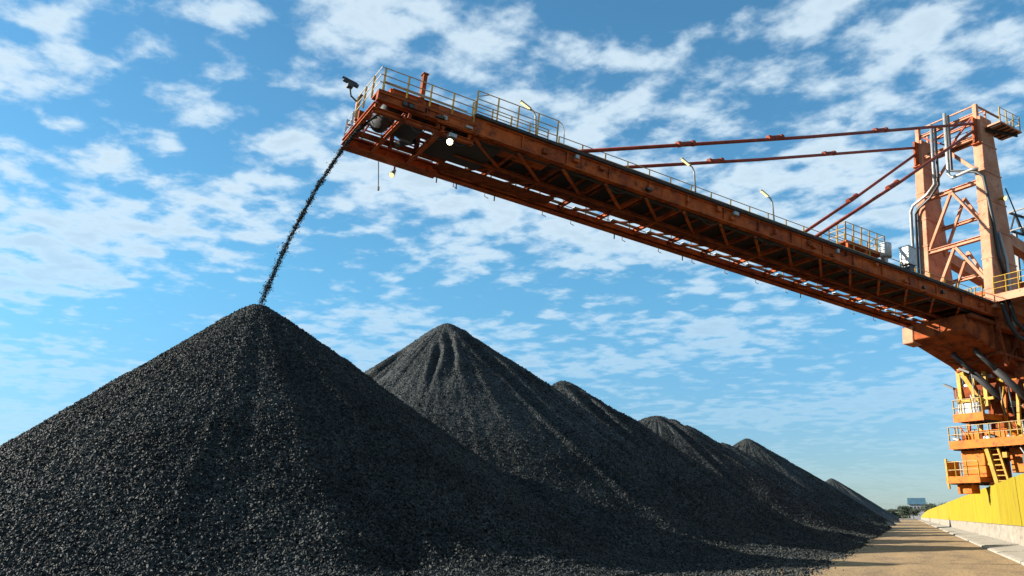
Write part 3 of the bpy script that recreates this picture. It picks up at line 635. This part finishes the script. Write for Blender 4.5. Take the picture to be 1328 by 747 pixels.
# machinery house and dark lattice behind the mast
m = MB(); boxB(m, 52, 60, .6, 5.4, .45, 3.2); part(m, 'machine_house', 'orange', bevel=.03)
m = MB()
GU = (1.2, 2.8)
for u in GU:
    for v in (8.5, 10.1): m.bar(B(54, u, v), B(71, u, v + 1.5), .16, .16, n)
    for k in range(9):
        s = 54 + k * 1.6; m.bar(B(s, u, 8.5 + k * .155), B(s + .8, u, 10.18 + k * .155), .1, .1, n); m.bar(B(s + .8, u, 10.18 + k * .155), B(s + 1.6, u, 8.65 + k * .155), .1, .1, n)
for k in range(9): m.bar(B(54 + k * 1.6, 1.2, 8.5 + k * .155), B(54 + k * 1.6, 2.8, 8.5 + k * .155), .1, .1, n); m.bar(B(54 + k * 1.6, 1.2, 10.1 + k * .155), B(54 + k * 1.6, 2.8, 10.1 + k * .155), .1, .1, n)
for u in GU:
    m.bar(B(54.6, u, .5), B(54.6, u, 8.6), .24, .24, a); m.bar(B(57.6, u, .5), B(57.6, u, 8.9), .24, .24, a); m.bar(B(54.6, u, .5), B(57.6, u, 8.5), .12, .12, a); m.bar(B(57.6, u, .5), B(54.6, u, 8.5), .12, .12, a)
part(m, 'lattice_gantry', 'blackp')
m = MB(); m.bar(B(49, .2, 5.5), B(64, .2, 3.2), .7, .9, n); m.bar(B(49, 5.2, 5.5), B(64, 5.2, 3.2), .7, .9, n); part(m, 'rear_tie_beam', 'salmon')

# ------------------------------------------------------------------ lower body: cylinders, column, platforms, portal
for u in (3.4, 1.7):
    p, q = B(46.4, u, -3.2), G(50.2, u - 1.7, 8.2); d = unit(q - p)
    m = MB(); m.tube([p, p + (q - p) * .45], .17, 12); cyl = part(m, 'luffing_cylinder', 'blackp', smooth=True)
    m = MB(); m.tube([p + (q - p) * .30, q], .25, 14); m.tube([q - d * .1, q + d * .35], .22, 12); part(m, 'cylinder_barrel', 'rubber', cyl, smooth=True)
m = MB(); m.tube([G(54, 2.7, 5.9), G(54, 2.7, 9.4), G(54, 2.7, 9.5), G(54, 2.7, 10.2)], [2.5, 2.5, 2.9, 2.9], 32); part(m, 'slew_column', 'bright', smooth=False)
m = MB(); boxG(m, 48.6, 59, .2, 5.6, 9.9, 10.7); boxG(m, 49.0, 49.5, .4, 1.0, 10.7, 13); boxG(m, 49.0, 49.5, 4.4, 5.0, 10.7, 13.4); boxG(m, 55, 56, .4, 1.0, 10.7, 12.5)
m.bar(G(49.2, 1, 10.8), G(49.2, 4.4, 13.2), .25, .25); part(m, 'slew_deck', 'rust')
m = MB()
for q in ((3.8, 9.0, 12.4), (4.9, 8.3, 13.3), (2.9, 9.0, 12.0)): m.bar(G(48.3, q[0], q[1]), G(49.0, q[0] + .3, q[2]), .28, .3, ah)
m.bar(G(48.2, 5.3, 13.4), G(48.6, 3.4, 9.2), .32, .3, ah); m.bar(G(48.4, 2.4, 9.6), G(48.4, 5.0, 9.6), .2, .2)
part(m, 'yellow_frame', 'yellow')
m = MB(); boxG(m, 51, 58, -2.2, 4.6, 6.5, 9.6); boxG(m, 52, 60, -3.0, 5.0, 10.8, 13.2); part(m, 'equipment_house', 'rust', bevel=.04)
for k in range(7):
    u = 4.9 - k * .95; m = MB(); m.bar(G(48.7, u, 7.0), G(48.9, u - .2, 9.9), .2, .2, ah); part(m, 'deck_column', ('bright', 'yellow', 'rust')[k % 3])
for k in range(5):
    m = MB(); m.bar(B(47.5 + k * 2.2, .9, -3.3 - .35 * k), B(48.6 + k * 2.2, 4.6, -4.0 - .35 * k), .16, .16, n); m.bar(B(47.5 + k * 2.2, 4.6, -3.3 - .35 * k), B(48.6 + k * 2.2, .9, -4.0 - .35 * k), .16, .16, n); part(m, 'hull_strut', 'rust')
random.seed(8)
# clutter of gearboxes, valves and pipes between the decks
for k in range(40):
    u = random.uniform(-3.0, 4.4); z = random.choice((8.4, 8.9, 9.4, 10.7, 11.2, 6.5, 7.2, 4.3, 4.9)); s = random.uniform(48.4, 49.6); mt = random.choice(('white', 'yellow', 'bright', 'pipe', 'blackp'))
    m = MB()
    if k % 2: m.tube([G(s, u, z), G(s, u + random.uniform(.3, .9), z + random.uniform(-.1, .4))], random.uniform(.12, .26), 10)
    else: boxG(m, s, s + .5, u, u + random.uniform(.25, .7), z, z + random.uniform(.3, .8))
    part(m, 'drive_unit', mt, bevel=.02)
for k in range(16):
    u = random.uniform(-2.5, 4.6); z0 = random.choice((6.2, 8.2)); m = MB(); m.tube([G(48.2, u, z0), G(48.2, u + .1, z0 + 1.0), G(48.4, u + random.uniform(-.6, .6), z0 + 2.1)], .07, 8); part(m, 'hydraulic_pipe', random.choice(('pipe', 'yellow', 'blackp')), smooth=True)
def platform(s0, s1, u0, u1, z, th, mt='bright', h=1.15, step=.8, far=True, nm='access_platform'):
    m = MB(); boxG(m, s0, s1, u0, u1, z - th, z); boxG(m, s0 - .03, s0 - .002, u0, u1, z - th - .05, z + .12); part(m, nm, mt)
    m = MB()
    for u in np.arange(u0 + .1, u1, .55): m.bar(G(s0 + .05, u, z - th - .07), G(s1, u, z - th - .07), .06, .12)
    part(m, 'platform_joists', 'dark')
    pts = [G(s1, u1 - .03, z), G(s0 + .03, u1 - .03, z), G(s0 + .03, u0 + .03, z)]
    railing(pts, h, step, mt='paleyel', postmt='yellow', up=Z, mids=1)
# horizontal distances chosen in front of the slewing column
platform(46.5, 49.0, 2.2, 4.5, 8.35, .42)
platform(46.5, 52, -3.5, 5.1, 6.45, .42)
platform(46.5, 51, 3.1, 5.7, 3.95, .32, step=.9)
m = MB(); boxG(m, 47.4, 49.5, 1.2, 4.4, 6.46, 7.25); part(m, 'drive_house', 'bright', bevel=.03)
m = MB(); boxG(m, 47.2, 50.2, 3.0, 4.75, 3.97, 5.9); part(m, 'cabin', 'bright', bevel=.03)
m = MB(); boxG(m, 46.7, 47.1, 2.6, 4.2, 8.37, 9.2); part(m, 'clear_screen', 'white')
m = MB(); boxG(m, 46.45, 46.6, 5.5, 5.62, 3.2, 5.35); boxG(m, 46.6, 48, 5.55, 5.6, 4.0, 5.2); part(m, 'platform_gate', 'yellow')
m = MB(); boxG(m, 47.2, 48.2, 4.3, 5.4, 2.85, 3.5); part(m, 'bogie_box', 'bright', bevel=.03)
m = MB(); m.bar(G(46.8, 2.5, 6.0), G(47.0, 2.1, 3.1), .28, .28, ah); m.bar(G(46.8, 1.7, 6.0), G(47.0, 1.3, 3.2), .14, .14, ah)
for k in range(8): m.bar(G(46.9, 2.1 + .05 * k, 3.3 + k * .36), G(46.9, 1.3 + .05 * k, 3.3 + k * .36), .07, .07)
part(m, 'ladder_frame', 'yellow')
m = MB(); m.tube([G(48.8, -.3, 3.0), G(48.8, -.3, 4.4), G(48.8, -.3, 6.0)], [.95, .85, .75], 18); part(m, 'support_column', 'bright', smooth=True)
random.seed(31)
for k in range(46):
    zz = random.choice((6.47, 6.47, 8.37, 4.6, 5.2)); u = random.uniform(-3.2, 4.6) if zz == 6.47 else random.uniform(2.4, 4.3) if zz > 8 else random.uniform(-2.6, 2.6); s = random.uniform(46.75, 47.3)
    m = MB(); q = random.random()
    if q < .35: m.tube([G(s, u, zz + .15), G(s, u + random.uniform(.3, .8), zz + .15 + random.uniform(0, .2))], random.uniform(.08, .2), 10)
    elif q < .6: m.tube([G(s, u, zz), G(s, u, zz + random.uniform(.4, 1.1)), G(s, u + random.uniform(-.5, .5), zz + random.uniform(1.1, 1.5))], random.uniform(.04, .08), 7)
    else: boxG(m, s, s + .3, u, u + random.uniform(.15, .55), zz, zz + random.uniform(.2, .8))
    part(m, 'deck_fitting', random.choice(('white', 'yellow', 'bright', 'pipe', 'blackp', 'blackp', 'rust', 'yellow')), bevel=.015)
# portal legs down to the bogies behind the wall
LEGS = ((50.5, -.6), (56.5, 2.2), (58, -3.5), (63, 1.6))
for s, u in LEGS:
    m = MB(); m.prism([G(s - .6, u - .6, .4), G(s + .6, u - .6, .4), G(s + .6, u + .6, .4), G(s - .6, u + .6, .4)], V3((0, 0, 5.6))); part(m, 'portal_leg', 'bright', bevel=.05)
m = MB(); boxG(m, 49.8, 64, -4.2, 5.5, 5.4, 6.02); part(m, 'portal_frame', 'bright', bevel=.05)
m = MB(); boxG(m, 47.6, 48.6, .2, 1.4, 4.2, 6.0); boxG(m, 47.6, 48.6, -1.6, -.4, 3.2, 6.0); boxG(m, 47.3, 48.3, 1.5, 3.0, 2.4, 3.6); part(m, 'support_bracket', 'bright', bevel=.04)
for u in (0, 4.6, -.4, 6.0):
    pass
for (s, u) in LEGS:
    m = MB(); c = G(s, u, -.05)
    for dy in (-.9, .9): m.tube([c + V3((-.12, dy, 0)), c + V3((.12, dy, 0))], .42, 20)
    m.prism([c + V3((-.3, -1.5, .1)), c + V3((.3, -1.5, .1)), c + V3((.3, 1.5, .1)), c + V3((-.3, 1.5, .1))], (0, 0, .4)); part(m, 'bogie', 'blackp')
# two little platform lamps standing above the top platform
for u, z in ((4.35, 10.4), (2.95, 11.4)):
    m = MB(); m.tube([G(46.6, u - .2, 8.4), G(46.6, u - .25, z - .2), G(46.6, u, z)], .035, 6); lp = part(m, 'lamp_post', 'pipe')
    m = MB(); m.bar(G(46.6, u - .15, z - .05), G(46.6, u + .6, z + .35), .28, .14); part(m, 'lamp_head', 'blackp', lp)

# rails the machine runs on
for x in (7.4, 13.5):
    m = MB(); m.ibeam((x, -20, .07), (x, 330, .07), .13, .14); tag(m.build('crane_rail', 'rust'), 'steel travel rail behind the yellow sheeting, ' + ('road side one' if x < 10 else 'one farther from the road'), 'rail', 'travel rails of the stacker')

# ------------------------------------------------------------------ falling coal
uu = 2.0
path = []
Pn = B(0, 2.0, 0)
for q in ((493, 147), (477, 158), (462, 171), (446, 190), (431, 213), (410, 245), (391, 281), (376, 308), (363, 336), (350, 366), (339, 393)):
    path.append(q)
m0 = B(.6, 2.0, -.1); top = on_plane(493, 147, m0, t); bot = V3((-25.27, 28.47, 10.8))
tgt = [on_plane(x, y_, top, unit(np.cross(bot - top, Z))) for x, y_ in path]
tgt = np.array(tgt); rng = np.random.default_rng(4)
seg = np.linalg.norm(np.diff(tgt, axis=0), axis=1); cum = np.concatenate([[0], np.cumsum(seg)])
nP = 15000; f = rng.uniform(0, 1, nP) ** 1.05
clump = .5 + .5 * np.sin(f * 150 + 3 * np.sin(f * 37)); keep = rng.uniform(0, 1, nP) < (.45 + .55 * clump * np.ones(nP)); f = f[keep]
d = f * cum[-1]; P = np.stack([np.interp(d, cum, tgt[:, i]) for i in range(3)], -1)
core = .028 + .035 * f + .03 * (np.sin(f * 150 + 3 * np.sin(f * 37)) > .2)
P += rng.normal(size=P.shape) * core[:, None] * np.where(rng.uniform(0, 1, len(f)) < .05, 1.7, .8)[:, None]
v, tr = lumps(P, .010 + .028 * rng.uniform(0, 1, len(P)) ** 2, rng)
o = npmesh('coal_stream', v, np.zeros((0, 4), int), 'coal', tris=tr)
tag(o, 'thin dark stream of loose coal pouring from the boom head onto the nearest pile', 'falling coal', kind='stuff')

# ------------------------------------------------------------------ far end of the road
bo = empty('site_building', (6.5, 760, 0), 'distant pale building with a flat blue roof beyond the end of the road', 'building')
m = MB(); m.prism([(0, 760, 0), (11, 760, 0), (11, 760, 11), (0, 760, 11)], (0, 14, 0)); m.build('wall', 'pale', bo)
m = MB(); m.prism([(-1.2, 759, 11.1), (12.4, 759, 11.1), (12.0, 759, 16), (-.8, 759, 16)], (0, 16, 0)); m.build('roof', 'bluer', bo)
for x in np.arange(.8, 10, 2.4):
    m = MB(); m.prism([(x, 759.9, 7), (x + 1.5, 759.9, 7), (x + 1.5, 759.9, 9.5), (x, 759.9, 9.5)], (0, .08, 0)); m.build('window', 'glass', bo)
bo2 = empty('low_shed', (26, 720, 0), 'low pale shed right of the blue roofed building far away', 'shed')
m = MB(); m.prism([(18, 720, 0), (40, 720, 0), (40, 720, 5.5), (18, 720, 5.5)], (0, 12, 0)); m.build('wall', 'pale', bo2)
m = MB(); m.prism([(17.4, 719.5, 5.55), (40.6, 719.5, 5.55), (29, 719.5, 8)], (0, 13, 0)); m.build('roof', 'bluer', bo2)
def tree(x, y, h, w_, label, seed):
    rng = np.random.default_rng(seed); tr = empty('tree', (x, y, 0), label, 'tree', 'trees on the horizon at the end of the road')
    m = MB(); m.tube([(x, y, -.1), (x + .1, y, h * .3), (x + .05, y, h * .7)], [h * .035, h * .025, h * .01], 8)
    for k in range(5):
        an = k * 1.3; m.tube([(x, y, h * (.3 + .07 * k)), (x + cos(an) * w_ * .3, y + sin(an) * w_ * .3, h * (.5 + .07 * k))], [h * .015, h * .005], 6)
    m.build('trunk', 'bark', tr)
    nc = 14; cs = np.stack([rng.normal(0, w_ * .24, nc), rng.normal(0, w_ * .24, nc), rng.uniform(h * .4, h * .88, nc)], -1)
    P = (cs[rng.integers(0, nc, 2600)] + rng.normal(size=(2600, 3)) * [w_ * .12, w_ * .12, h * .07]) + [x, y, 0]
    lv, lt = lumps(P, rng.uniform(.12, .34, len(P)), rng)
    o = npmesh('crown', lv - np.array([x, y, 0]), np.zeros((0, 4), int), 'leaf', tris=lt); o.parent = tr
labs = ['dark bushy tree just left of the blue roofed building', 'low round tree at the left end of the horizon trees', 'small scrubby tree between the coal and the building', 'dark tree in front of the blue roofed building',
        'broad tree right of the blue roofed building, beside the yellow sheeting end', 'taller tree behind the yellow sheeting end', 'low bush tree near the foot of the farthest coal heap']
for (x, y, h, w_), lb, k in zip([(-5, 660, 9, 9), (-16, 680, 5.5, 9), (-11, 640, 6.5, 8), (2, 690, 8, 9), (14, 680, 11, 12), (21, 660, 11, 11), (-22, 700, 5, 11)], labs, range(7)): tree(x, y, h, w_, lb, 90 + k)
# low wooded rise closing the horizon
rng = np.random.default_rng(5); P = np.stack([rng.uniform(-900, 900, 26000), rng.uniform(1100, 1300, 26000), np.zeros(26000)], -1)
P[:, 2] = rng.uniform(0, 1, 26000) * (5.5 + 5 * (vn(P[:, 0] * .02, P[:, 0] * 0, 2) + .3))
lv, lt = lumps(P, rng.uniform(1.0, 2.6, len(P)), rng)
tag(npmesh('far_woodland', lv, np.zeros((0, 4), int), 'leaf', tris=lt), 'thin dark line of woodland along the horizon', 'woodland', kind='stuff')
